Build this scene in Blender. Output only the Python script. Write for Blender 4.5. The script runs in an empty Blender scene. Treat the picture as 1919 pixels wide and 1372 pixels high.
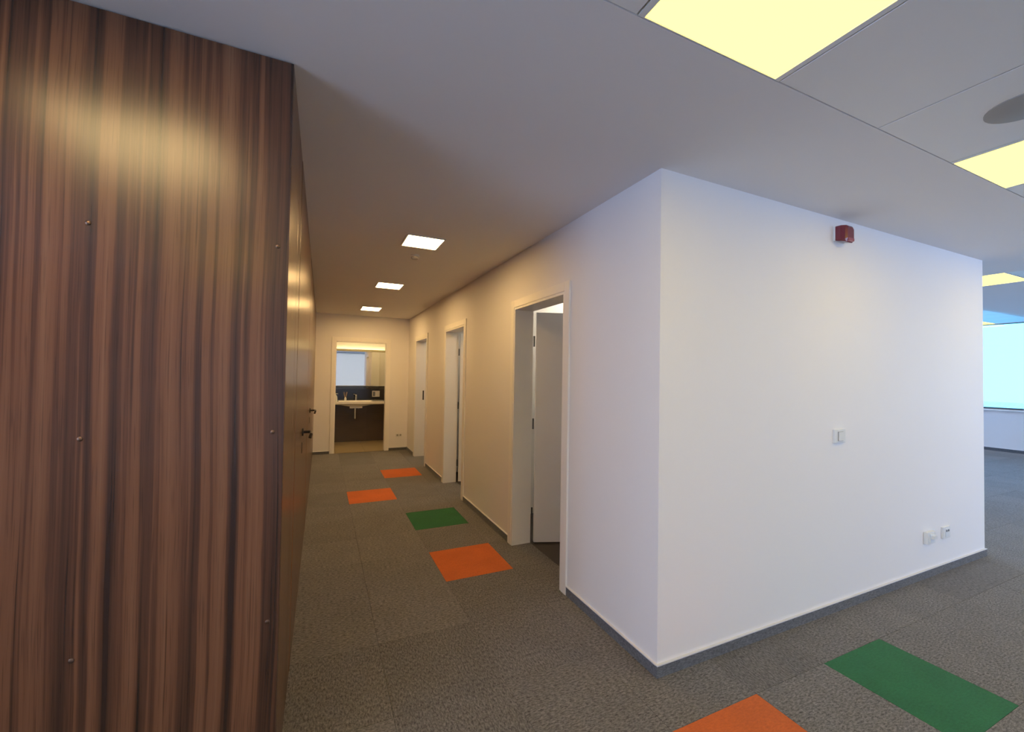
import bpy, bmesh, math
from mathutils import Vector, Matrix

# ------------------------------------------------------------------ camera, sky, exposure
S = bpy.context.scene
C = S.collection
CAM = Vector((-1.4717, -1.5297, 1.4103))
FPX = 784.12
fwd = Vector((0.41381269, 0.9101053, 0.02161954))
rgt = Vector((0.9100493, -0.41417631, 0.01637861))
up = Vector((-0.02386057, -0.01289717, 0.9996321))
cd = bpy.data.cameras.new('camera')
cam = bpy.data.objects.new('camera', cd); C.objects.link(cam)
cd.sensor_fit = 'HORIZONTAL'; cd.sensor_width = 36.0
cd.lens = FPX / 1919 * 36.0
cd.clip_start = 0.02; cd.clip_end = 300
M = Matrix((rgt, up, -fwd)).transposed().to_4x4(); M.translation = CAM
cam.matrix_world = M
S.camera = cam

SKY = (4.9, 6.1, 9.4)
w = bpy.data.worlds.new('sky'); S.world = w; w.use_nodes = True
bg = w.node_tree.nodes['Background']; bg.inputs[0].default_value = (*SKY, 1); bg.inputs[1].default_value = 1.0
S.view_settings.view_transform = 'Standard'; S.view_settings.look = 'None'
S.view_settings.gamma = 1; S.view_settings.use_curve_mapping = False
S.view_settings.exposure = 0.0
S.cycles.max_bounces = 16; S.cycles.diffuse_bounces = 8; S.cycles.glossy_bounces = 6; S.cycles.transmission_bounces = 8; S.cycles.transparent_max_bounces = 12
PANEL_E = (7.0, 4.9, 0.54)      # the large office luminaires
SPOT_E = (56.0, 35.0, 14.0)       # small warm corridor luminaires
BATH_E = (26.0, 18.0, 8.0)
ROOM_E = (34.0, 30.0, 24.0)

# ------------------------------------------------------------------ materials
def nt(m):
    m.use_nodes = True
    return m.node_tree, m.node_tree.nodes, m.node_tree.links
def mat(name, col, rough=0.5, metal=0.0, spec=0.5, noise=0.0, nscale=8.0, bump=0.0, bscale=60.0, coat=0.0):
    m = bpy.data.materials.new(name); t, n, l = nt(m); b = n['Principled BSDF']
    b.inputs['Roughness'].default_value = rough; b.inputs['Metallic'].default_value = metal
    b.inputs['Specular IOR Level'].default_value = spec; b.inputs['Coat Weight'].default_value = coat
    tc = n.new('ShaderNodeTexCoord')
    nz = n.new('ShaderNodeTexNoise'); nz.inputs['Scale'].default_value = nscale; nz.inputs['Detail'].default_value = 4
    l.new(tc.outputs['Object'], nz.inputs['Vector'])
    mr = n.new('ShaderNodeMapRange'); mr.inputs['To Min'].default_value = 1 - noise; mr.inputs['To Max'].default_value = 1 + noise
    l.new(nz.outputs['Fac'], mr.inputs['Value'])
    mx = n.new('ShaderNodeVectorMath'); mx.operation = 'SCALE'; mx.inputs[0].default_value = col
    l.new(mr.outputs[0], mx.inputs['Scale']); l.new(mx.outputs[0], b.inputs['Base Color'])
    if bump:
        n2 = n.new('ShaderNodeTexNoise'); n2.inputs['Scale'].default_value = bscale; n2.inputs['Detail'].default_value = 3
        l.new(tc.outputs['Object'], n2.inputs['Vector'])
        bp = n.new('ShaderNodeBump'); bp.inputs['Strength'].default_value = bump; bp.inputs['Distance'].default_value = 0.002
        l.new(n2.outputs['Fac'], bp.inputs['Height']); l.new(bp.outputs[0], b.inputs['Normal'])
    return m
def emis(name, col):
    m = bpy.data.materials.new(name); t, n, l = nt(m); n.clear()
    e = n.new('ShaderNodeEmission'); o = n.new('ShaderNodeOutputMaterial')
    e.inputs[0].default_value = (*[c / max(col) for c in col], 1); e.inputs[1].default_value = max(col)
    l.new(e.outputs[0], o.inputs[0]); return m
def glass(name, tint):
    m = bpy.data.materials.new(name); t, n, l = nt(m); n.clear()
    tr = n.new('ShaderNodeBsdfTransparent'); tr.inputs[0].default_value = (*tint, 1)
    gl = n.new('ShaderNodeBsdfGlossy'); gl.inputs['Roughness'].default_value = 0.02
    fr = n.new('ShaderNodeFresnel'); mx = n.new('ShaderNodeMixShader'); o = n.new('ShaderNodeOutputMaterial')
    l.new(fr.outputs[0], mx.inputs[0]); l.new(tr.outputs[0], mx.inputs[1]); l.new(gl.outputs[0], mx.inputs[2])
    l.new(mx.outputs[0], o.inputs[0]); return m
def carpet(name, col, contrast=0.55, tone=0.12, mott=0.10):
    m = bpy.data.materials.new(name); t, n, l = nt(m); b = n['Principled BSDF']
    b.inputs['Roughness'].default_value = 0.95; b.inputs['Specular IOR Level'].default_value = 0.1
    b.inputs['Sheen Weight'].default_value = 0.15
    g = n.new('ShaderNodeNewGeometry'); oi = n.new('ShaderNodeObjectInfo')
    # the pile direction is turned a quarter from tile to tile
    gt = n.new('ShaderNodeMath'); gt.operation = 'GREATER_THAN'; gt.inputs[1].default_value = 0.5
    l.new(oi.outputs['Random'], gt.inputs[0])
    sc = n.new('ShaderNodeMix'); sc.data_type = 'VECTOR'
    sc.inputs[4].default_value = (1.0, 0.42, 1.0); sc.inputs[5].default_value = (0.42, 1.0, 1.0)
    l.new(gt.outputs[0], sc.inputs[0])
    mu = n.new('ShaderNodeVectorMath'); mu.operation = 'MULTIPLY'
    l.new(g.outputs['Position'], mu.inputs[0]); l.new(sc.outputs[1], mu.inputs[1])
    n1 = n.new('ShaderNodeTexNoise'); n1.inputs['Scale'].default_value = 130; n1.inputs['Detail'].default_value = 5; n1.inputs['Roughness'].default_value = 0.8
    l.new(mu.outputs[0], n1.inputs['Vector'])
    n2 = n.new('ShaderNodeTexNoise'); n2.inputs['Scale'].default_value = 5; n2.inputs['Detail'].default_value = 5
    l.new(g.outputs['Position'], n2.inputs['Vector'])
    r1 = n.new('ShaderNodeMapRange'); r1.inputs['From Min'].default_value = .33; r1.inputs['From Max'].default_value = .67
    r1.inputs['To Min'].default_value = 1 - contrast; r1.inputs['To Max'].default_value = 1 + contrast; r1.clamp = True
    l.new(n1.outputs['Fac'], r1.inputs[0])
    r2 = n.new('ShaderNodeMapRange'); r2.inputs['From Min'].default_value = .3; r2.inputs['From Max'].default_value = .7
    r2.inputs['To Min'].default_value = 1 - mott; r2.inputs['To Max'].default_value = 1 + mott
    l.new(n2.outputs['Fac'], r2.inputs[0])
    r3 = n.new('ShaderNodeMapRange'); r3.inputs['To Min'].default_value = 1 - tone; r3.inputs['To Max'].default_value = 1 + tone
    l.new(oi.outputs['Random'], r3.inputs[0])
    a = n.new('ShaderNodeMath'); a.operation = 'MULTIPLY'; l.new(r1.outputs[0], a.inputs[0]); l.new(r2.outputs[0], a.inputs[1])
    a2 = n.new('ShaderNodeMath'); a2.operation = 'MULTIPLY'; l.new(a.outputs[0], a2.inputs[0]); l.new(r3.outputs[0], a2.inputs[1])
    cc = n.new('ShaderNodeVectorMath'); cc.operation = 'SCALE'; cc.inputs[0].default_value = col
    l.new(a2.outputs[0], cc.inputs['Scale']); l.new(cc.outputs[0], b.inputs['Base Color'])
    bp = n.new('ShaderNodeBump'); bp.inputs['Strength'].default_value = 0.5; bp.inputs['Distance'].default_value = 0.004
    l.new(n1.outputs['Fac'], bp.inputs['Height']); l.new(bp.outputs[0], b.inputs['Normal'])
    return m
def wood(name, rough=0.33):
    m = bpy.data.materials.new(name); t, n, l = nt(m); b = n['Principled BSDF']
    g = n.new('ShaderNodeNewGeometry'); sx = n.new('ShaderNodeSeparateXYZ'); l.new(g.outputs['Position'], sx.inputs[0])
    ad = n.new('ShaderNodeMath'); ad.operation = 'SUBTRACT'; l.new(sx.outputs[0], ad.inputs[0]); l.new(sx.outputs[1], ad.inputs[1])
    # slow sideways drift of the grain with height
    cz = n.new('ShaderNodeCombineXYZ'); l.new(ad.outputs[0], cz.inputs[0]); l.new(sx.outputs[2], cz.inputs[2])
    dr = n.new('ShaderNodeTexNoise'); dr.inputs['Scale'].default_value = .8; dr.inputs['Detail'].default_value = 1
    l.new(cz.outputs[0], dr.inputs['Vector'])
    dm = n.new('ShaderNodeMath'); dm.operation = 'MULTIPLY_ADD'; dm.inputs[1].default_value = 0.07
    l.new(dr.outputs['Fac'], dm.inputs[0]); l.new(ad.outputs[0], dm.inputs[2])
    def band(scale, zs, detail, off, rg=.5):
        mz = n.new('ShaderNodeMath'); mz.operation = 'MULTIPLY'; mz.inputs[1].default_value = zs; l.new(sx.outputs[2], mz.inputs[0])
        cb = n.new('ShaderNodeCombineXYZ'); l.new(dm.outputs[0], cb.inputs[0]); cb.inputs[1].default_value = off; l.new(mz.outputs[0], cb.inputs[2])
        x = n.new('ShaderNodeTexNoise'); x.inputs['Scale'].default_value = scale; x.inputs['Detail'].default_value = detail; x.inputs['Roughness'].default_value = rg
        l.new(cb.outputs[0], x.inputs['Vector']); return x.outputs['Fac']
    b1 = band(28, .010, 2, 1.7); b2 = band(95, .006, 3, 4.2, .6); b3 = band(260, .02, 2, 9.1)
    cr = n.new('ShaderNodeValToRGB'); e = cr.color_ramp; e.interpolation = 'EASE'
    e.elements[0].position = .36; e.elements[0].color = (.034, .015, .009, 1)
    e.elements[1].position = .47; e.elements[1].color = (.100, .042, .022, 1)
    x = e.elements.new(.56); x.color = (.190, .082, .040, 1)
    x = e.elements.new(.72); x.color = (.245, .120, .062, 1)
    m1 = n.new('ShaderNodeMath'); m1.operation = 'MULTIPLY_ADD'; m1.inputs[1].default_value = .30; l.new(b2, m1.inputs[0])
    m0 = n.new('ShaderNodeMath'); m0.operation = 'MULTIPLY'; m0.inputs[1].default_value = .72; l.new(b1, m0.inputs[0]); b0 = band(7, .02, 1, 6.3)
    mb = n.new('ShaderNodeMath'); mb.operation = 'MULTIPLY_ADD'; mb.inputs[1].default_value = .22; mb.inputs[2].default_value = -.12; l.new(b0, mb.inputs[0])
    ma = n.new('ShaderNodeMath'); ma.operation = 'ADD'; l.new(m0.outputs[0], ma.inputs[0]); l.new(mb.outputs[0], ma.inputs[1]); l.new(ma.outputs[0], m1.inputs[2])
    l.new(m1.outputs[0], cr.inputs[0])
    # thin dark pores / lines
    r3 = n.new('ShaderNodeMapRange'); r3.inputs['From Min'].default_value = .30; r3.inputs['From Max'].default_value = .46
    r3.inputs['To Min'].default_value = .65; r3.inputs['To Max'].default_value = 1.0; r3.clamp = True; l.new(b3, r3.inputs[0])
    r4 = n.new('ShaderNodeMapRange'); r4.inputs['From Min'].default_value = .27; r4.inputs['From Max'].default_value = .38
    r4.inputs['To Min'].default_value = .3; r4.inputs['To Max'].default_value = 1.0; r4.clamp = True; l.new(b2, r4.inputs[0])
    mm = n.new('ShaderNodeMath'); mm.operation = 'MULTIPLY'; l.new(r3.outputs[0], mm.inputs[0]); l.new(r4.outputs[0], mm.inputs[1])
    sc = n.new('ShaderNodeVectorMath'); sc.operation = 'SCALE'; l.new(cr.outputs[0], sc.inputs[0]); l.new(mm.outputs[0], sc.inputs['Scale'])
    l.new(sc.outputs[0], b.inputs['Base Color'])
    b.inputs['Roughness'].default_value = rough; b.inputs['Specular IOR Level'].default_value = 0.75
    return m

m_wall = mat('wall_paint', (.86, .845, .84), .6, spec=.3, noise=.01, nscale=1.5, bump=.08, bscale=220)
m_ceil = mat('ceiling_paint', (.84, .825, .82), .8, spec=.2, noise=.012, nscale=1.2)
m_panel = mat('ceiling_metal', (.84, .835, .82), .45, spec=.35, noise=.01)
m_void = mat('ceiling_void', (.05, .05, .05), .9)
m_wood = wood('zebrano_laminate', .27)
m_woodcore = mat('laminate_core', (.02, .012, .009), .8)
m_frame = mat('frame_lacquer', (.90, .88, .84), .35, spec=.5, noise=.01)
m_leaf = mat('door_lacquer', (.88, .88, .88), .35, spec=.5, noise=.01)
m_plast = mat('white_plastic', (.78, .79, .78), .3, spec=.5, noise=.01)
m_black = mat('black_metal', (.012, .012, .013), .35, spec=.5)
m_chrome = mat('chrome', (.75, .74, .72), .15, metal=1)
m_steel = mat('brushed_steel', (.55, .52, .48), .35, metal=1, noise=.08, nscale=40)
m_screw = mat('bronze_screw', (.22, .14, .10), .38, metal=1)
m_red = mat('red_plastic', (.17, .012, .026), .25, spec=.6, coat=.3)
m_lens = mat('red_lens', (.33, .06, .08), .12, spec=.8, coat=.5)
m_ceram = mat('ceramic', (.85, .83, .80), .12, spec=.6, coat=.4)
m_blackglass = mat('black_glass', (.008, .007, .010), .12, spec=.6)
m_smoke = mat('smoked_glass', (.03, .03, .033), .03, spec=1.0, metal=.35)
m_mirror = mat('mirror_silver', (.88, .89, .88), .01, metal=1)
m_tile = mat('brown_stone_tile', (.085, .060, .042), .28, noise=.25, nscale=3)
m_btile = mat('beige_floor_tile', (.36, .29, .18), .3, noise=.12, nscale=3)
m_grout = mat('grout', (.05, .04, .03), .9)
m_disc = mat('grey_cover', (.36, .35, .33), .6, noise=.02)
m_carpet = carpet('grey_carpet', (.152, .146, .144), .85, .10, .07)
m_orange = carpet('orange_carpet', (.56, .125, .022), .16, .05, .08)
m_green = carpet('green_carpet', (.018, .135, .048), .22, .06, .10)
m_base = carpet('carpet_skirting', (.13, .137, .15), .5, .05, .05)
m_trim = mat('skirting_edge', (.70, .70, .72), .5)
m_dark = mat('dark_laminate', (.055, .045, .038), .5, noise=.2, nscale=4)
m_alu = mat('grey_aluminium', (.10, .11, .12), .4, metal=.3)
m_sill = mat('white_sill', (.75, .78, .8), .35)
m_blind = bpy.data.materials.new('blind_fabric')
t, n, l = nt(m_blind); n.clear()
_d = n.new('ShaderNodeBsdfDiffuse'); _d.inputs[0].default_value = (.6, .62, .65, 1)
_t = n.new('ShaderNodeBsdfTranslucent'); _t.inputs[0].default_value = (.68, .62, .53, 1)
_m = n.new('ShaderNodeMixShader'); _m.inputs[0].default_value = .75; _o = n.new('ShaderNodeOutputMaterial')
l.new(_d.outputs[0], _m.inputs[1]); l.new(_t.outputs[0], _m.inputs[2]); l.new(_m.outputs[0], _o.inputs[0])
m_glass = glass('tinted_glass', (.375, .68, .76))
m_clear = glass('clear_glass', (.92, .94, .94))
m_room = mat('room_paint', (.78, .76, .72), .7)
m_roof = bpy.data.materials.new('pale_red_roof_tiles')
t, n, l = nt(m_roof); _b = n['Principled BSDF']; _tc = n.new('ShaderNodeTexCoord'); _k = n.new('ShaderNodeTexBrick')
_k.inputs['Scale'].default_value = 1.0; _k.inputs[1].default_value = (.80, .52, .50, 1); _k.inputs[2].default_value = (.88, .74, .72, 1); _k.inputs[3].default_value = (.75, .5, .5, 1)
l.new(_tc.outputs['Object'], _k.inputs['Vector']); l.new(_k.outputs[0], _b.inputs['Base Color']); _b.inputs['Roughness'].default_value = .7
e_panel = emis('panel_diffuser', PANEL_E); e_bright = emis('bright_diffuser', (13.0, 9.4, 4.4)); e_spot = emis('spot_diffuser', SPOT_E)
e_bath = emis('bath_diffuser', BATH_E); e_room = emis('room_diffuser', ROOM_E)

# ------------------------------------------------------------------ helpers
def box(bm, x0, x1, y0, y1, z0, z1, bev=0.0):
    r = bmesh.ops.create_cube(bm, size=1.0)
    bmesh.ops.scale(bm, vec=(x1 - x0, y1 - y0, z1 - z0), verts=r['verts'])
    bmesh.ops.translate(bm, vec=((x0 + x1) / 2, (y0 + y1) / 2, (z0 + z1) / 2), verts=r['verts'])
    if bev:
        es = list({e for v in r['verts'] for e in v.link_edges})
        bmesh.ops.bevel(bm, geom=es, offset=bev, segments=2, affect='EDGES', profile=.6)
def cyl(bm, p0, p1, r0, r1=None, seg=20):
    p0 = Vector(p0); p1 = Vector(p1); d = p1 - p0
    if r1 is None: r1 = r0
    r = bmesh.ops.create_cone(bm, cap_ends=True, segments=seg, radius1=r0, radius2=r1, depth=d.length)
    q = Vector((0, 0, 1)).rotation_difference(d.normalized()).to_matrix()
    bmesh.ops.rotate(bm, verts=r['verts'], matrix=q); bmesh.ops.translate(bm, verts=r['verts'], vec=(p0 + p1) / 2)
def tube(bm, pts, rad, seg=12):
    for a, b_ in zip(pts, pts[1:]): cyl(bm, a, b_, rad, rad, seg)
    for p in pts[1:-1]:
        r = bmesh.ops.create_uvsphere(bm, u_segments=seg, v_segments=8, radius=rad); bmesh.ops.translate(bm, verts=r['verts'], vec=p)
def lathe(bm, prof, c, axis='z', seg=32):
    rings = []
    for r, h in prof:
        ring = []
        for i in range(seg):
            a = 2 * math.pi * i / seg
            v = (r * math.cos(a), r * math.sin(a), h)
            ring.append(bm.verts.new((v[0] + c[0], v[1] + c[1], v[2] + c[2])))
        rings.append(ring)
    for A, B in zip(rings, rings[1:]):
        for i in range(seg):
            bm.faces.new((A[i], A[(i + 1) % seg], B[(i + 1) % seg], B[i]))
    bm.faces.new(rings[0]); bm.faces.new(rings[-1])
def prism(bm, pts, vec):
    a = [bm.verts.new(p) for p in pts]; b_ = [bm.verts.new(Vector(p) + Vector(vec)) for p in pts]
    bm.faces.new(a); bm.faces.new(b_)
    for i in range(len(a)): bm.faces.new((a[i], a[(i + 1) % len(a)], b_[(i + 1) % len(a)], b_[i]))
def B(*boxes, bev=0.0):
    bm = bmesh.new()
    for q in boxes: box(bm, *q, bev=bev)
    return bm
def obj(name, bm, m, parent=None, smooth=False, loc=None):
    bmesh.ops.recalc_face_normals(bm, faces=bm.faces)
    if loc is not None: bmesh.ops.translate(bm, verts=bm.verts, vec=-Vector(loc))
    me = bpy.data.meshes.new(name); bm.to_mesh(me); bm.free()
    if smooth:
        for p in me.polygons: p.use_smooth = True
        try: me.set_sharp_from_angle(angle=math.radians(35))
        except Exception: pass
    me.materials.append(m)
    o = bpy.data.objects.new(name, me); C.objects.link(o)
    if loc is not None and parent is None: o.location = loc
    if parent is not None:
        o.parent = parent
        pl = Vector((0, 0, 0)); q = parent
        while q is not None: pl = pl + q.location; q = q.parent
        o.location = (Vector(loc) if loc is not None else Vector((0, 0, 0))) - pl
    return o
def empty(name, loc):
    o = bpy.data.objects.new(name, None); C.objects.link(o); o.location = loc; return o
def struct(name, bm, m, **k):
    o = obj(name, bm, m, **k); o['kind'] = 'structure'; return o
def tag(o, label, cat, group=None):
    o['label'] = label; o['category'] = cat
    if group: o['group'] = group
    return o
def project(p):
    d = Vector(p) - CAM; z = d.dot(fwd)
    if z < .05: return None
    return (960 + FPX * d.dot(rgt) / z, 686 - FPX * d.dot(up) / z)

H = 2.423; H2 = 2.65; XL = -1.578; YE = 6.363; XR = 3.489; XW = 11.35
WT = 0.15

# ------------------------------------------------------------------ floor and carpet tiles
floor = struct('floor', B((-4.3, 11.5, -5.2, 7.0, -.12, -.007)), m_carpet)
floor['label'] = 'grey flecked carpet tile floor'
GX, GY, PX, PY = 0.337, -0.257, 0.502, 0.506
def tile_bm(x0, x1, y0, y1):
    bm = bmesh.new(); g = .0006; box(bm, x0 + g, x1 - g, y0 + g, y1 - g, -.007, 0)
    es = [e for e in bm.edges if all(abs(v.co.z) < 1e-6 for v in e.verts)]
    bmesh.ops.bevel(bm, geom=es, offset=.0005, segments=1, affect='EDGES')
    return bm
full = None
colour = {(-2, 3): 'o', (-2, 5): 'g', (-3, 7): 'o', (-2, 9): 'o', (1, -1): 'g', (-1, -1): 'o', (9, -1): 'g'}
rest = bmesh.new(); ntile = 0
for i in range(-9, 23):
    for j in range(-10, 14):
        x0, x1, y0, y1 = GX + i * PX, GX + (i + 1) * PX, GY + j * PY, GY + (j + 1) * PY
        if x0 > XW or y1 < -5.05: continue
        cx0, cx1, cy0, cy1 = x0, min(x1, XW), max(y0, -5.05), min(y1, YE)
        if j >= 1:
            if i <= -1: cx1 = min(cx1, .165); cx0 = max(cx0, -1.6)
            elif x1 <= XR: continue
            elif x0 < XR: cx0 = XR
        if cx1 - cx0 < .03 or cy1 - cy0 < .03: continue
        pc = [project((x, y, 0)) for x in (cx0, cx1) for y in (cy0, cy1)]
        vis = any(p and -40 < p[0] < 1960 and p[1] < 1420 for p in pc) and not (cx1 < -1.6 and j >= 0)
        if vis and 0 < cx0 and cx1 < XR + .5 and cy1 > .3: vis = False
        if vis and cx0 > XR and (cy0 - CAM.y) / (cx0 - CAM.x) > (1.5297 + .3) / (XR - CAM.x) * 1.0 + .03: vis = False
        if not vis:
            box(rest, cx0 + .0006, cx1 - .0006, cy0 + .0006, cy1 - .0006, -.007, 0); continue
        ntile += 1
        k = colour.get((i, j)); m = {'o': m_orange, 'g': m_green}.get(k, m_carpet)
        isfull = abs(cx1 - cx0 - PX) < 1e-4 and abs(cy1 - cy0 - PY) < 1e-4
        if isfull and full and not k:
            o = bpy.data.objects.new('carpet_tile', full); C.objects.link(o); o.parent = floor; o.location = (cx0, cy0, 0)
        else:
            o = obj('carpet_tile', tile_bm(cx0, cx1, cy0, cy1), m, floor, loc=(cx0, cy0, 0))
            if isfull and not k and full is None: full = o.data
        if k: o['label'] = {'o': 'bright orange carpet tile', 'g': 'dark green carpet tile'}[k]
print('tiles', ntile)
ro = obj('carpet_tiles', rest, m_carpet, floor); ro['kind'] = 'stuff'

# ------------------------------------------------------------------ walls
DOORS = [(.855, 1.655), (3.012, 3.795), (4.872, 5.668)]
HD = 1.975
struct('wall_front', B((0, XR, 0, WT, 0, H)), m_wall)
bm = bmesh.new()
ys = [WT] + [v for d in DOORS for v in d] + [YE]
for a, b_ in zip(ys[::2], ys[1::2]): box(bm, 0, WT, a, b_, 0, H)
for a, b_ in DOORS: box(bm, 0, WT, a, b_, HD, H)
struct('wall_right', bm, m_wall)
struct('wall_east', B((XR - WT, XR, WT, YE, 0, H2)), m_wall)
EDX0, EDX1, EHD = -1.257, -.395, 1.962
struct('wall_end', B((-2.3, EDX0, YE, YE + .1, 0, H), (EDX1, 0.0, YE, YE + .1, 0, H), (EDX0, EDX1, YE, YE + .1, EHD, H)), m_wall)
struct('wall_north', B((0, 4.0, YE, YE + .1, 0, H2), (11.0, XW + .2, YE, YE + .1, 0, H2), (4.0, 11.0, YE, YE + .1, 0, .45), (4.0, 11.0, YE, YE + .1, 2.6, H2 + .1)), m_wall)
for k, (a, b_) in enumerate([(4.0, 7.47), (7.53, 11.0)]):  # unseen north windows, added to bring bluish daylight into the east room
    wn = empty('window_%d' % (13 + k), ((a + b_) / 2, YE + .05, .45)); wn['kind'] = 'structure'
    obj('window_frame', B((a, b_, YE + .02, YE + .08, .45, .5), (a, b_, YE + .02, YE + .08, 2.55, 2.6), (a - .03, a + .05, YE + .02, YE + .08, .5, 2.55), (b_ - .05, b_ + .03, YE + .02, YE + .08, .5, 2.55)), m_alu, wn)
    obj('window_pane', B((a + .05, b_ - .05, YE + .045, YE + .055, .5, 2.55)), m_clear, wn)
struct('wall_left', B((-1.75, -1.6, .17, YE, 0, H), (-4.2, -1.6, .022, .17, 0, H)), m_woodcore)
struct('wall_west', B((-4.35, -4.2, -5.05, -4.5, 0, H), (-4.35, -4.2, -.9, .17, 0, H), (-4.35, -4.2, -4.5, -.9, 0, .45), (-4.35, -4.2, -4.5, -.9, 2.38, H)), m_wall)
wn = empty('window_12', (-4.28, -2.7, .45)); wn['kind'] = 'structure'
obj('window_frame', B((-4.30, -4.24, -4.5, -.9, .45, .5), (-4.30, -4.24, -4.5, -.9, 2.33, 2.38), (-4.30, -4.24, -4.5, -4.45, .5, 2.33), (-4.30, -4.24, -.95, -.9, .5, 2.33)), m_alu, wn)
obj('window_pane', B((-4.275, -4.265, -4.45, -.95, .5, 2.33)), m_clear, wn)
# window wall, beyond the white block
WB, WTp = .865, 2.645
bays = [(-4.65, -2.6), (-2.5, -.45), (-.35, 1.74), (1.79, 3.95), (4.05, 6.1)]
bm = B((XW, XW + .2, -5.05, 6.46, 0, WB), (XW, XW + .2, -5.05, -4.65, WB, H2 + .1), (XW, XW + .2, 6.1, 6.46, WB, H2 + .1))
for a, b_ in zip(bays, bays[1:]): box(bm, XW, XW + .2, a[1], b_[0], WB, WTp)
box(bm, XW, XW + .2, -5.05, 6.46, WTp, H2 + .1)
struct('wall_window', bm, m_wall)
for k, (a, b_) in enumerate(bays):
    wn = empty('window_%d' % (k + 1), (XW + .08, (a + b_) / 2, WB)); wn['kind'] = 'structure'
    obj('window_frame', B((XW + .02, XW + .10, a, b_, WB, WB + .035), (XW + .02, XW + .10, a, b_, WTp - .012, WTp),
        (XW + .02, XW + .10, a, a + .05, WB + .035, WTp - .012), (XW + .02, XW + .10, b_ - .05, b_, WB + .035, WTp - .012)), m_alu, wn)
    obj('window_pane', B((XW + .055, XW + .065, a + .05, b_ - .05, WB + .035, WTp - .012)), m_glass, wn)
struct('trim_1', B((XW - .06, XW + .02, -5.0, 6.3, WB - .035, WB - .008), bev=.004), m_sill)['label'] = 'long white window sill'
# back wall with its own windows (behind the camera, seen only in the bathroom mirror)
YB = -5.05
bb = [(-1.65, .75), (3.2, 6.0), (6.1, 8.6), (8.7, 11.1)]
bm = B((-4.35, XW + .2, YB - .15, YB, 0, .45), (-4.35, XW + .2, YB - .15, YB, 2.38, H2 + .1), (-4.35, bb[0][0], YB - .15, YB, .45, 2.38), (bb[-1][1], XW + .2, YB - .15, YB, .45, 2.38))
for a, b_ in zip(bb, bb[1:]): box(bm, a[1], b_[0], YB - .15, YB, .45, 2.38)
struct('wall_back', bm, m_wall)
for k, (a, b_) in enumerate(bb):
    wn = empty('window_%d' % (k + 6), ((a + b_) / 2, YB - .08, .45)); wn['kind'] = 'structure'
    obj('window_frame', B((a, b_, YB - .10, YB - .04, .45, .5), (a, b_, YB - .10, YB - .04, 2.33, 2.38), (a, a + .05, YB - .10, YB - .04, .5, 2.33), (b_ - .05, b_, YB - .10, YB - .04, .5, 2.33)), m_alu, wn)
    obj('window_pane', B((a + .05, b_ - .05, YB - .075, YB - .065, .5, 2.33)), m_clear, wn)
a, b_ = bb[0]
bl = empty('roller_blind', ((a + b_) / 2, YB + .04, 2.30)); tag(bl, 'pale grey roller blind drawn down, seen in the bathroom mirror', 'blind')
bm = bmesh.new(); cyl(bm, (a, YB + .04, 2.33), (b_, YB + .04, 2.33), .025); obj('roller_tube', bm, m_plast, bl, smooth=True)
obj('blind_cloth', B((a + .01, b_ - .01, YB + .014, YB + .016, .55, 2.32)), m_blind, bl)
obj('bottom_bar', B((a + .01, b_ - .01, YB + .008, YB + .022, .53, .55)), m_plast, bl)

# ------------------------------------------------------------------ ceiling
PC, XB0 = .6135, -.078
FY0 = -.619
colx = lambda k: XB0 + PC * k
FX0, FX1, FY1 = colx(-6), colx(12), FY0 - 4 * PC
T = .03
LX0, LX1 = colx(7), colx(8)
pieces = [(-4.35, FX0, YB, FY0, H, H + T), (FX0, FX1, YB, FY1, H, H + T), (FX1, XW, YB, FY0, H, H + T),
          (-4.35, LX0, FY0, 6.5, H, H + T), (LX1, XW, FY0, .98, H, H + T), (LX0, LX1, FY0, .08 - PC, H, H + T), (LX0, LX1, .08 + PC, .98, H, H + T)]
# the low ceiling stops at y=.98 to the east of the block
pieces[3] = (-4.35, LX0, FY0, .98, H, H + T)
pieces.append((-4.35, XR, .98, 7.8, H, H + T))
pieces.append((XR, XW + .2, .95, .98, H + T, H2 + T))
bm = bmesh.new()
for q in pieces: box(bm, *q)
ceiling = struct('ceiling', bm, m_ceil)
ceiling['label'] = 'flat white painted ceiling'
struct('ceiling_void', B((-4.35, XW + .2, YB, .95, H + .12, H + .15)), m_void).name = 'ceiling.001'
HX = [8.31, 8.92, 9.53, 10.14, 10.75, 11.345]; HY = [1.62, 2.235, 2.85, 3.46]
struct('ceiling', B((XR, XW + .2, .98, HY[0], H2, H2 + T), (XR, XW + .2, HY[-1], 6.5, H2, H2 + T), (XR, HX[0], HY[0], HY[-1], H2, H2 + T), (HX[0], XW + .1, HY[0], HY[-1], H2 + .06, H2 + .08)), m_ceil)
def ceil_panel(x0, x1, y0, y1, z):
    bm = bmesh.new(); g = .003
    box(bm, x0 + g, x1 - g, y0 + g, y1 - g, z, z + .02)
    es = [e for e in bm.edges if all(abs(v.co.z - z) < 1e-6 for v in e.verts)]
    bmesh.ops.bevel(bm, geom=es, offset=.002, segments=1, affect='EDGES')
    return obj('ceiling_panel', bm, m_panel, ceiling, loc=((x0 + x1) / 2, (y0 + y1) / 2, z))
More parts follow.
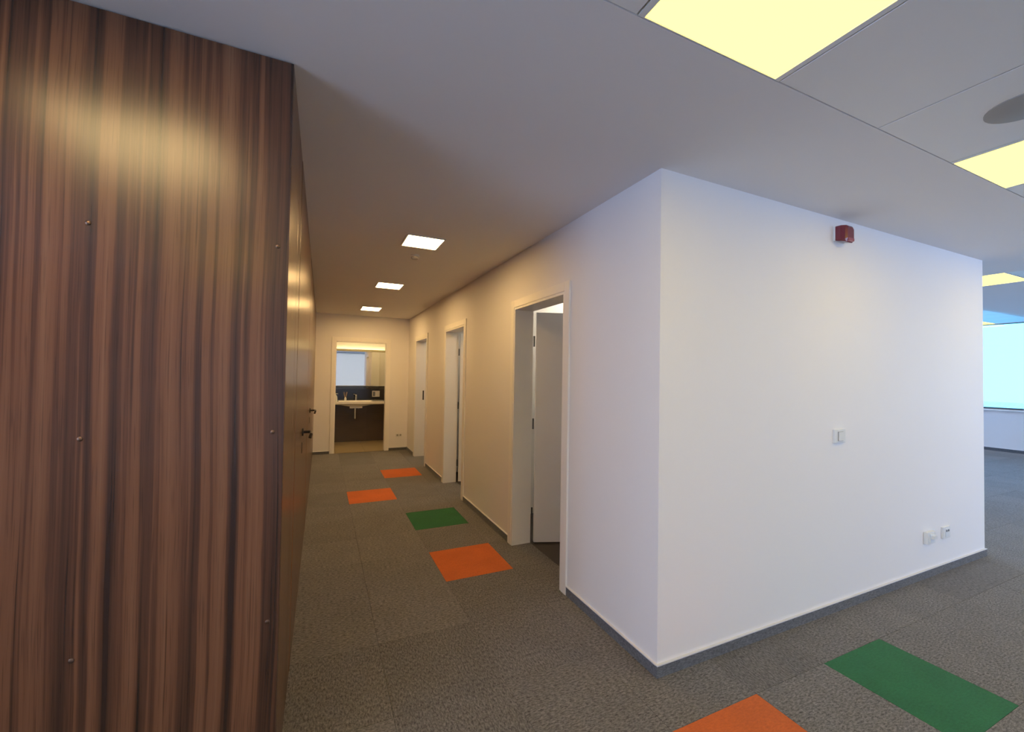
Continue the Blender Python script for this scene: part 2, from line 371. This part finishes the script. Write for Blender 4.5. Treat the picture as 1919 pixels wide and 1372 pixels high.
def big_light(x0, x1, y0, y1, z, label, cx=.024, em=None):
    t_ = empty('ceiling_light', ((x0 + x1) / 2, (y0 + y1) / 2, z)); tag(t_, label, 'light', 'square office ceiling lights')
    g = .003; f = cx
    obj('light_frame', B((x0 + g, x1 - g, y0 + g, y0 + f, z, z + .03), (x0 + g, x1 - g, y1 - .006, y1 - g, z, z + .03),
        (x0 + g, x0 + f, y0 + f, y1 - .006, z, z + .03), (x1 - f, x1 - g, y0 + f, y1 - .006, z, z + .03)), m_plast, t_)
    obj('diffuser', B((x0 + f, x1 - f, y0 + f, y1 - .006, z + .004, z + .012)), em or e_panel, t_)
labels = {(0 - 1, 0): 'large square yellow glowing ceiling light at the top edge, nearest the white block',
          (2, 0): 'square yellow glowing ceiling light cut by the right edge, beside the round grey cover',
          (-4, 0): 'square ceiling light above the wood panelled wall, seen as a glow on the wood'}
one = None
for k in range(-6, 12):
    for r in range(4):
        x0, x1, y1, y0 = colx(k), colx(k + 1), FY0 - r * PC, FY0 - (r + 1) * PC
        if r in (0, 3) and (k + 4) % 3 == 0:
            big_light(x0, x1, y0, y1, H, labels.get((k, r), 'square ceiling light of the hall outside the photograph frame'), em=e_bright if (k, r) == (-4, 0) else None)
        elif one is None: one = ceil_panel(x0, x1, y0, y1, H)
        else:
            o = one.copy(); C.objects.link(o); o.location = one.location + Vector((x0 - colx(-6), y1 - one_y, 0))
        if one is not None and (k, r) == (-6, 0): one_y = y1
big_light(LX0, LX1, .08, .08 + PC, H, 'square yellow ceiling light just past the far right end of the white block', .008)
ceil_panel(LX0, LX1, .08 - PC, .08, H)
for a in range(5):
    for b_ in range(3):
        if (a, b_) == (4, 1): big_light(HX[a], HX[a + 1], HY[b_], HY[b_ + 1], H2, 'small far yellow ceiling light touching the top of the window', .008)
        else: ceil_panel(HX[a], HX[a + 1], HY[b_], HY[b_ + 1], H2)

# round grey cover in the panel beside the right-hand light
bm = bmesh.new(); lathe(bm, [(.110, .0), (.110, -.003), (.108, -.004), (.02, -.004)], (.845, -.935, H))
o = tag(obj('ceiling_speaker', bm, m_disc, smooth=True, loc=(.845, -.935, H)), 'round flat grey cover on a ceiling panel at the right edge', 'speaker')

# corridor lights
for (x0, x1, y0, y1), lab in zip([(-.92, -.655, 1.535, 1.81), (-.917, -.648, 3.307, 3.60), (-.922, -.650, 5.21, 5.575)],
        ['nearest and largest of the three small corridor ceiling lights', 'middle one of the three small corridor ceiling lights', 'farthest and smallest of the three small corridor ceiling lights']):
    t_ = empty('downlight', ((x0 + x1) / 2, (y0 + y1) / 2, H)); tag(t_, lab, 'light', 'small square corridor lights')
    f = .012
    obj('light_frame', B((x0 - f, x1 + f, y0 - f, y0, H - .008, H), (x0 - f, x1 + f, y1, y1 + f, H - .008, H), (x0 - f, x0, y0, y1, H - .008, H), (x1, x1 + f, y0, y1, H - .008, H)), m_plast, t_)
    obj('diffuser', B((x0, x1, y0, y1, H - .005, H - .001)), e_spot, t_)
# detector
t_ = empty('smoke_detector', (-.768, 2.067, H)); tag(t_, 'small white domed detector on the ceiling behind the nearest corridor light', 'detector')
bm = bmesh.new(); lathe(bm, [(.04, 0), (.042, -.012), (.036, -.016)], (-.768, 2.067, H)); obj('mounting_base', bm, m_plast, t_, smooth=True)
bm = bmesh.new(); lathe(bm, [(.032, -.016), (.032, -.026), (.024, -.034), (.008, -.037)], (-.768, 2.067, H)); obj('sensor_dome', bm, m_disc, t_, smooth=True)

# ------------------------------------------------------------------ skirting
def skirt(name, segs):
    o = struct(name, B(*[q for q in segs]), m_base)
    tr = []
    for (x0, x1, y0, y1, z0, z1) in segs: tr.append((x0 - .002 if x1 - x0 < .05 else x0, x1 + (.0 if x1 - x0 > .05 else .0), y0 - .002 if y1 - y0 < .05 else y0, y1, z1, z1 + .005))
    obj('skirting_edge', B(*tr), m_trim, o)
    o['label'] = 'dark grey carpet skirting strip'
skirt('baseboard_front', [(-.010, XR + .01, -.010, 0, 0, .055)])
skirt('baseboard_right', [(-.010, 0, 0, .793, 0, .055), (-.010, 0, 1.718, 2.95, 0, .055), (-.010, 0, 3.86, 4.81, 0, .055), (-.010, 0, 5.733, YE, 0, .055)])
skirt('baseboard_end', [(XL, EDX0 - .066, YE - .01, YE, 0, .045), (EDX1 + .066, -.010, YE - .01, YE, 0, .045)])
skirt('baseboard_window', [(XW - .010, XW, -5, 6.3, 0, .06)])
skirt('baseboard_east', [(XR, XR + .01, 0, YE, 0, .055)])

# ------------------------------------------------------------------ doors of the white wall
def leafbox(p, ang, L, h, th=.040, z0=.012):
    bm = bmesh.new(); box(bm, 0, L, -th / 2, th / 2, z0, h, bev=.002)
    bmesh.ops.rotate(bm, verts=bm.verts, matrix=Matrix.Rotation(ang, 3, 'Z')); bmesh.ops.translate(bm, verts=bm.verts, vec=(p[0], p[1], 0)); return bm
def corridor_door(name, y0, y1, hinge_far=True, ang=-20):
    d = empty(name, (0, (y0 + y1) / 2, 0)); d['kind'] = 'structure'
    A = .062; p = -.014
    fr = obj('door_frame', B((p, 0, y0 - A, y0, 0, HD + A), (p, 0, y1, y1 + A, 0, HD + A), (p, 0, y0, y1, HD, HD + A), bev=.003), m_frame, d)
    obj('door_lining', B((-.010, WT + .012, y0 - .001, y0 + .018, 0, HD), (-.010, WT + .012, y1 - .018, y1 + .001, 0, HD), (-.010, WT + .012, y0 + .018, y1 - .018, HD - .018, HD)), m_frame, d)
    obj('inner_casing', B((WT, WT + .014, y0 - A, y0, 0, HD + A), (WT, WT + .014, y1, y1 + A, 0, HD + A), (WT, WT + .014, y0, y1, HD, HD + A)), m_frame, d)
    s = 1 if hinge_far else -1
    hy = y1 - .02 if hinge_far else y0 + .02
    L = y1 - y0 - .03
    lf = obj('door_leaf', leafbox((WT + .035, hy - s * .010), math.radians(ang) * s, L, HD - .03), m_leaf, d, loc=(WT + .035, hy, 0))
    for z in (.25, 1.0, 1.70):
        bm = bmesh.new(); cyl(bm, (WT + .022, hy - s * .001, z - .045), (WT + .022, hy - s * .001, z + .045), .0075, seg=10); obj('hinge', bm, m_alu, d, smooth=True)
    hd = bmesh.new(); a = math.radians(ang) * s
    R_ = Matrix.Rotation(a, 3, 'Z')
    for q in (-1, 1):
        cyl(hd, (L - .06, q * .02, 1.02), (L - .06, q * .028, 1.02), .025); cyl(hd, (L - .06, q * .02, 1.02), (L - .06, q * .065, 1.02), .009); cyl(hd, (L - .055, q * .06, 1.02), (L - .18, q * .06, 1.02), .009)
    bmesh.ops.rotate(hd, verts=hd.verts, matrix=R_); bmesh.ops.translate(hd, verts=hd.verts, vec=(WT + .035, hy - s * .010, 0))
    obj('door_handle', hd, m_black, lf, smooth=True)
    ly = y0 + .018 if hinge_far else y1 - .018
    obj('strike_plate', B((WT - .035, WT - .012, ly - (.001 if hinge_far else .002), ly + (.002 if hinge_far else .001), .96, 1.12)), m_black, d)
    return d
corridor_door('door_1', *DOORS[0]); corridor_door('door_2', *DOORS[1], ang=-16)
corridor_door('door_3', *DOORS[2], hinge_far=False, ang=-4)
# end door frame (leaf opened into the bathroom, out of view)
d4 = empty('door_4', ((EDX0 + EDX1) / 2, YE, 0)); d4['kind'] = 'structure'
A = .064
obj('door_frame', B((EDX0 - A, EDX0, YE - .014, YE, 0, EHD + A), (EDX1, EDX1 + A, YE - .014, YE, 0, EHD + A), (EDX0, EDX1, YE - .014, YE, EHD, EHD + A), bev=.003), m_frame, d4)
obj('door_lining', B((EDX0 - .001, EDX0 + .014, YE - .008, YE + .112, 0, EHD), (EDX1 - .014, EDX1 + .001, YE - .008, YE + .112, 0, EHD), (EDX0 + .014, EDX1 - .014, YE - .008, YE + .112, EHD - .014, EHD)), m_frame, d4)

# rooms behind the doors
struct('floor', B((WT + .015, XR - WT, WT, YE, -.006, .0)), m_dark)
for k, y in enumerate((2.3, 4.3)):
    struct('wall_partition', B((WT, XR - WT, y, y + .1, 0, H)), m_room)
for y, x, lab in ((1.93, .95, 'square ceiling light in the room behind the nearest door'), (3.2, .95, 'square ceiling light in the room behind the middle door'), (5.2, .95, 'square ceiling light in the room behind the farthest door')):
    t_ = empty('room_light', (x, y, H)); tag(t_, lab, 'light', 'lights of the rooms')
    obj('light_frame', B((x - .16, x + .16, y - .16, y + .16, H - .012, H)), m_plast, t_); obj('diffuser', B((x - .14, x + .14, y - .14, y + .14, H - .016, H - .012)), e_room, t_)

# ------------------------------------------------------------------ wood cladding
wl = empty('wall_cladding', (-1.6, .1, 0)); wl.name = 'wall_left_cladding'; wl['kind'] = 'structure'; wl['label'] = 'glossy dark striped wood veneer cladding with concealed doors'
def screw(bm, x, y, z, ax):
    if ax == 'y':
        cyl(bm, (x, y, z), (x, y - .0018, z), .0064, .0060, 18); cyl(bm, (x, y - .0018, z), (x, y - .0036, z), .0060, .0030, 18)
front = [(-1.6 + .022, -2.54), (-2.544, -3.5), (-3.504, -4.19)]
for k, (xa, xb) in enumerate(front):
    p = obj('wood_panel', B((xb, xa, .004, .022, .012, H - .004), bev=.0012), m_wood, wl, loc=((xa + xb) / 2, .013, 1.2))
    for sx in ((-1.609, -2.069) if k == 0 else ()):
        for z in (.02 + .0, .619, 1.216, 1.812):
            if z < .1: continue
            bm = bmesh.new(); screw(bm, sx, .004, z, 'y'); obj('screw', bm, m_screw, p, smooth=True, loc=(sx, .004, z))
side = [(.024, .462), (.468, .694), (1.628, 2.574), (3.51, 4.45), (4.455, 5.40), (5.405, YE - .002)]
for a, b_ in side: obj('wood_panel', B((-1.596, XL, a, b_, .006, H - .003), bev=.0012), m_wood, wl, loc=(XL, (a + b_) / 2, 1.2))
for nm, (a, b_), hy, hz in (('door_5', (.700, 1.622), 1.50, 1.02), ('door_6', (2.580, 3.504), 3.40, 1.0)):
    d = obj(nm, B((-1.596, XL + .001, a, b_, .006, H - .003), bev=.0012), m_wood, loc=(XL, (a + b_) / 2, 1.2)); d['kind'] = 'structure'; d['label'] = 'flush dark wood veneer door'
    bm = bmesh.new(); cyl(bm, (XL, hy, hz), (XL + .010, hy, hz), .026, .025, 24); obj('handle_rosette', bm, m_black, d, smooth=True)
    bm = bmesh.new(); tube(bm, [(XL + .006, hy, hz), (XL + .052, hy, hz), (XL + .056, hy - .015, hz), (XL + .056, hy - .10, hz - .004), (XL + .050, hy - .115, hz - .022)], .0095); obj('door_handle', bm, m_black, d, smooth=True)
    bm = B((XL, XL + .004, hy - .013, hy + .013, hz - .135, hz - .065), bev=.001); obj('keyhole_plate', bm, m_black, d)

# ------------------------------------------------------------------ fixtures on the white wall
t_ = empty('alarm_siren', (1.455, 0, 2.32)); tag(t_, 'dark red box shaped fire alarm siren high on the white wall', 'alarm')
obj('mounting_base', B((1.40, 1.505, -.012, 0, 2.272, 2.366), bev=.003), m_plast, t_)
bm = bmesh.new()
def ring(y, x0, x1, z0, z1, c):
    return [bm.verts.new(p) for p in ((x0 + c, y, z0), (x1 - c, y, z0), (x1, y, z0 + c), (x1, y, z1 - c), (x1 - c, y, z1), (x0 + c, y, z1), (x0, y, z1 - c), (x0, y, z0 + c))]
rs = [ring(-.012, 1.402, 1.503, 2.274, 2.364, .004), ring(-.040, 1.402, 1.503, 2.266, 2.364, .008), ring(-.062, 1.408, 1.497, 2.258, 2.360, .014), ring(-.070, 1.420, 1.487, 2.270, 2.350, .012)]
for a, b_ in zip(rs, rs[1:]):
    for i in range(8): bm.faces.new((a[i], a[(i + 1) % 8], b_[(i + 1) % 8], b_[i]))
bm.faces.new(rs[0]); bm.faces.new(rs[-1])
obj('siren_body', bm, m_red, t_)
bm = bmesh.new(); prism(bm, [(1.425, -.062, 2.288), (1.425, -.073, 2.282), (1.425, -.073, 2.266), (1.425, -.056, 2.259)], (.06, 0, 0)); obj('strobe_lens', bm, m_lens, t_)

t_ = empty('light_switch', (1.455, 0, 1.065)); tag(t_, 'white light switch at mid height on the white wall', 'switch')
obj('wall_plate', B((1.395, 1.507, -.014, 0, 1.025, 1.108), bev=.003), m_plast, t_)
obj('switch_surround', B((1.425, 1.477, -.017, -.013, 1.038, 1.095)), m_disc, t_)
obj('rocker', B((1.427, 1.4495, -.024, -.016, 1.040, 1.093), bev=.0015), m_plast, t_)
obj('rocker', B((1.4525, 1.475, -.021, -.016, 1.040, 1.093), bev=.0015), m_plast, t_)

t_ = empty('wall_outlet', (2.553, 0, .287)); tag(t_, 'left one of two white outlets low on the white wall, with a projecting cover', 'outlet', 'outlets low on the white wall')
obj('wall_plate', B((2.497, 2.612, -.024, 0, .245, .330), bev=.003), m_plast, t_)
obj('outlet_insert', B((2.528, 2.588, -.028, -.022, .258, .317)), m_sill, t_)
obj('projecting_cover', B((2.535, 2.583, -.046, -.026, .283, .308), bev=.002), m_plast, t_)
t_ = empty('wall_outlet', (2.81, 0, .287)); tag(t_, 'right one of two white outlets low on the white wall, with two dark socket holes', 'outlet', 'outlets low on the white wall')
obj('wall_plate', B((2.757, 2.868, -.014, 0, .245, .330), bev=.003), m_plast, t_)
obj('outlet_insert', B((2.785, 2.842, -.017, -.012, .258, .317)), m_sill, t_)
for x in (2.800, 2.828):
    bm = bmesh.new(); cyl(bm, (x, -.016, .302), (x, -.0185, .302), .0085, seg=14); obj('socket_hole', bm, m_alu, t_)

t_ = empty('wall_socket', (-.15, YE, .27)); tag(t_, 'small double socket low on the end wall right of the bathroom door', 'outlet')
obj('wall_plate', B((-.205, -.095, YE - .012, YE, .245, .300), bev=.003), m_plast, t_)
for x in (-.177, -.123):
    bm = bmesh.new(); cyl(bm, (x, YE - .011, .273), (x, YE - .014, .273), .016, seg=16); obj('socket_hole', bm, m_disc, t_)

# ------------------------------------------------------------------ bathroom
BX0, BX1, BY0, BY1 = -2.2, -.235, YE + .1, 7.61
struct('wall_bath_left', B((BX0 - .1, BX0, BY0, BY1, 0, H)), m_room)
struct('wall_bath_right', B((BX1, BX1 + .1, BY0, BY1, 0, H)), m_room)
bw = struct('wall_bath_back', B((BX0 - .1, BX1 + .1, BY1, BY1 + .12, 0, H)), m_room)
bf = struct('floor', B((BX0, BX1, YE + .0, BY1, -.02, -.004)), m_grout)
for i in range(4):
    for j in range(2):
        x0 = BX0 + i * .49; y0 = YE + j * .62
        obj('floor_tile', B((x0 + .002, min(x0 + .488, BX1), y0 + .002, min(y0 + .618, BY1), -.006, .003)), m_btile, bf, loc=(x0, y0, 0))
obj('grout_bed', B((BX0, BX1, BY1 - .006, BY1, 0, .843)), m_grout, bw)
for i in range(4):
    for j in range(3):
        x0 = BX0 + i * .6 - .2; z0 = .003 + j * .28
        obj('wall_tile', B((max(x0, BX0) + .0015, min(x0 + .5985, BX1), BY1 - .010, BY1, z0, min(z0 + .277, .84)), bev=.001), m_tile, bw, loc=(x0, BY1, z0))
obj('black_glass_panel', B((BX0, BX1, BY1 - .010, BY1, .843, 1.075)), m_blackglass, bw)
mr = empty('mirror', (-1.2, BY1, 1.14)); tag(mr, 'wide wall mirror above the bathroom washbasin', 'mirror')
obj('mirror_glass', B((BX0 + .01, BX1 - .01, BY1 - .012, BY1 - .001, 1.143, 1.84)), m_mirror, mr)
obj('lower_edge', B((BX0 + .01, BX1 - .01, BY1 - .016, BY1 - .001, 1.137, 1.143)), m_plast, mr)
obj('smoked_strip', B((BX0 + .01, BX1 - .01, BY1 - .014, BY1 - .001, 1.076, 1.137)), m_smoke, mr)
ml = empty('mirror_light', (-1.2, BY1, 1.86)); tag(ml, 'long narrow light strip above the bathroom mirror', 'light')
obj('light_housing', B((BX0 + .02, BX1 - .02, BY1 - .07, BY1, 1.8415, 1.886), bev=.003), mat('housing', (.50, .46, .30), .5), ml)
obj('diffuser', B((BX0 + .04, BX1 - .04, BY1 - .06, BY1 - .01, 1.886, 1.889)), emis('strip_diffuser', (7.0, 5.0, 2.3)), ml)
t_ = empty('bathroom_light', (-.8, 6.95, H)); tag(t_, 'ceiling light inside the bathroom above the washbasin', 'light')
obj('light_frame', B((-.97, -.63, 6.80, 7.10, H - .012, H)), m_plast, t_); obj('diffuser', B((-.95, -.65, 6.82, 7.08, H - .016, H - .012)), e_bath, t_)
# washbasin
ws = empty('washbasin', (-.84, 7.40, .8)); tag(ws, 'wide shallow white wall-hung washbasin in the bathroom', 'sink')
SX0, SX1, SY0, SY1 = -1.40, -.300, 7.13, BY1 - .0125
bm = bmesh.new()
prof = [(SX0, SX1, SY0, SY1)]
def rect(x0, x1, y0, y1, z): return [bm.verts.new((x, y, z)) for x, y in ((x0, y0), (x1, y0), (x1, y1), (x0, y1))]
rings = [rect(-.965, -.715, 7.24, 7.50, .745), rect(-1.12, -.56, 7.20, 7.55, .775), rect(SX0 + .02, SX1 - .02, SY0 + .01, SY1, .793), rect(SX0, SX1, SY0, SY1, .80), rect(SX0, SX1, SY0, SY1, .843), rect(SX0 + .012, SX1 - .012, SY0 + .012, SY1 - .004, .847),
         rect(-1.16, -.52, SY0 + .05, SY1 - .13, .845), rect(-1.10, -.58, SY0 + .08, SY1 - .16, .80), rect(-1.00, -.68, SY0 + .12, SY1 - .19, .785)]
for a, b_ in zip(rings, rings[1:]):
    for i in range(4): bm.faces.new((a[i], a[(i + 1) % 4], b_[(i + 1) % 4], b_[i]))
bm.faces.new(rings[0]); bm.faces.new(rings[-1])
obj('basin', bm, m_ceram, ws)
obj('waste_box', B((-.955, -.72, 7.25, 7.47, .705, .748), bev=.006), m_ceram, ws)
bm = bmesh.new(); tube(bm, [(-.845, 7.36, .71), (-.845, 7.36, .50), (-.838, 7.39, .478), (-.83, 7.597, .475)], .018); obj('drain_pipe', bm, m_chrome, ws, smooth=True)
for x in (-.90, -.78):
    bm = bmesh.new(); tube(bm, [(x, 7.40, .71), (x, 7.42, .68), (x, 7.598, .68)], .006, 8); obj('supply_hose', bm, m_chrome, ws, smooth=True)
tp = bmesh.new(); cyl(tp, (-.825, 7.50, .845), (-.825, 7.50, .95), .022, .019); cyl(tp, (-.825, 7.505, .915), (-.835, 7.39, .93), .013, .011); cyl(tp, (-.835, 7.395, .93), (-.835, 7.393, .912), .009)
tpo = obj('tap', tp, m_chrome, ws, smooth=True)
bm = bmesh.new(); cyl(bm, (-.825, 7.50, .95), (-.825, 7.50, .965), .020, .018); cyl(bm, (-.825, 7.50, .962), (-.87, 7.44, .978), .009, .006); obj('tap_lever', bm, m_chrome, tpo, smooth=True)
# things on the basin
t_ = empty('reed_diffuser', (-1.025, 7.51, .846)); tag(t_, 'small reed diffuser with fanned sticks on the washbasin, left of the tap', 'diffuser')
bm = bmesh.new(); lathe(bm, [(.018, 0), (.022, .004), (.021, .045), (.010, .058), (.010, .068)], (-1.025, 7.51, .846)); obj('bottle', bm, m_plast, t_, smooth=True)
for k, (dx, dy) in enumerate(((-.038, 0), (.036, .005), (-.018, .01), (.020, -.012))):
    bm = bmesh.new(); cyl(bm, (-1.025, 7.51, .86), (-1.025 + dx, 7.51 + dy, 1.015), .0028, seg=8); obj('reed', bm, mat('reed_stick', (.55, .40, .30), .6) if k == 0 else bpy.data.materials['reed_stick'], t_)
t_ = empty('soap_dispenser', (-1.205, 7.50, .846)); tag(t_, 'pale soap dispenser bottle at the left end of the visible washbasin', 'dispenser')
bm = bmesh.new(); lathe(bm, [(.030, 0), (.033, .005), (.031, .075), (.018, .10), (.012, .108)], (-1.205, 7.50, .846)); obj('bottle', bm, m_plast, t_, smooth=True)
bm = bmesh.new(); cyl(bm, (-1.205, 7.50, .95), (-1.205, 7.50, .985), .007); cyl(bm, (-1.21, 7.50, .985), (-1.165, 7.47, .980), .007, .005); obj('pump', bm, m_plast, t_, smooth=True)
t_ = empty('wall_control_plate', (-.43, BY1 - .01, .97)); tag(t_, 'metal control plate on the black bathroom splashback, right of the tap', 'plate')
obj('wall_plate', B((-.505, -.355, BY1 - .018, BY1 - .010, .912, 1.035), bev=.002), m_steel, t_)
obj('push_button', B((-.490, -.445, BY1 - .022, BY1 - .017, .925, 1.018)), m_alu, t_); obj('push_button', B((-.438, -.370, BY1 - .022, BY1 - .017, .925, 1.018)), m_steel, t_)

# ------------------------------------------------------------------ outside: neighbouring building
t_ = empty('building', (46, 5, -8)); tag(t_, 'distant building with a pale red tiled roof low outside the window', 'building')
bm = bmesh.new(); prism(bm, [(41, -40, -1.9), (46.5, -40, -.08), (52, -40, -1.9)], (0, 90, 0)); obj('roof', bm, m_roof, t_)
obj('facade', B((41.6, 51.4, -39.5, 49.5, -8, -1.95)), m_sill, t_)

# ------------------------------------------------------------------ sky portals in the window openings (sampling aid, give no light themselves)
def portal(x, y, z, sx, sy, rot):
    L = bpy.data.lights.new('window_portal', 'AREA'); L.shape = 'RECTANGLE'; L.size = sx; L.size_y = sy; L.cycles.is_portal = True
    o = bpy.data.objects.new('window_portal', L); C.objects.link(o); o.location = (x, y, z); o.rotation_euler = rot
for a, b_ in bays: portal(XW + .15, (a + b_) / 2, (WB + WTp) / 2, WTp - WB, b_ - a, (0, math.radians(90), 0))
portal(7.5, YE + .11, 1.525, 7.0, 2.15, (math.radians(-90), 0, 0))
portal(-4.33, -2.7, 1.415, 1.93, 3.6, (0, math.radians(-90), 0))
for a, b_ in bb: portal((a + b_) / 2, YB - .13, 1.415, b_ - a, 1.93, (math.radians(90), 0, 0))
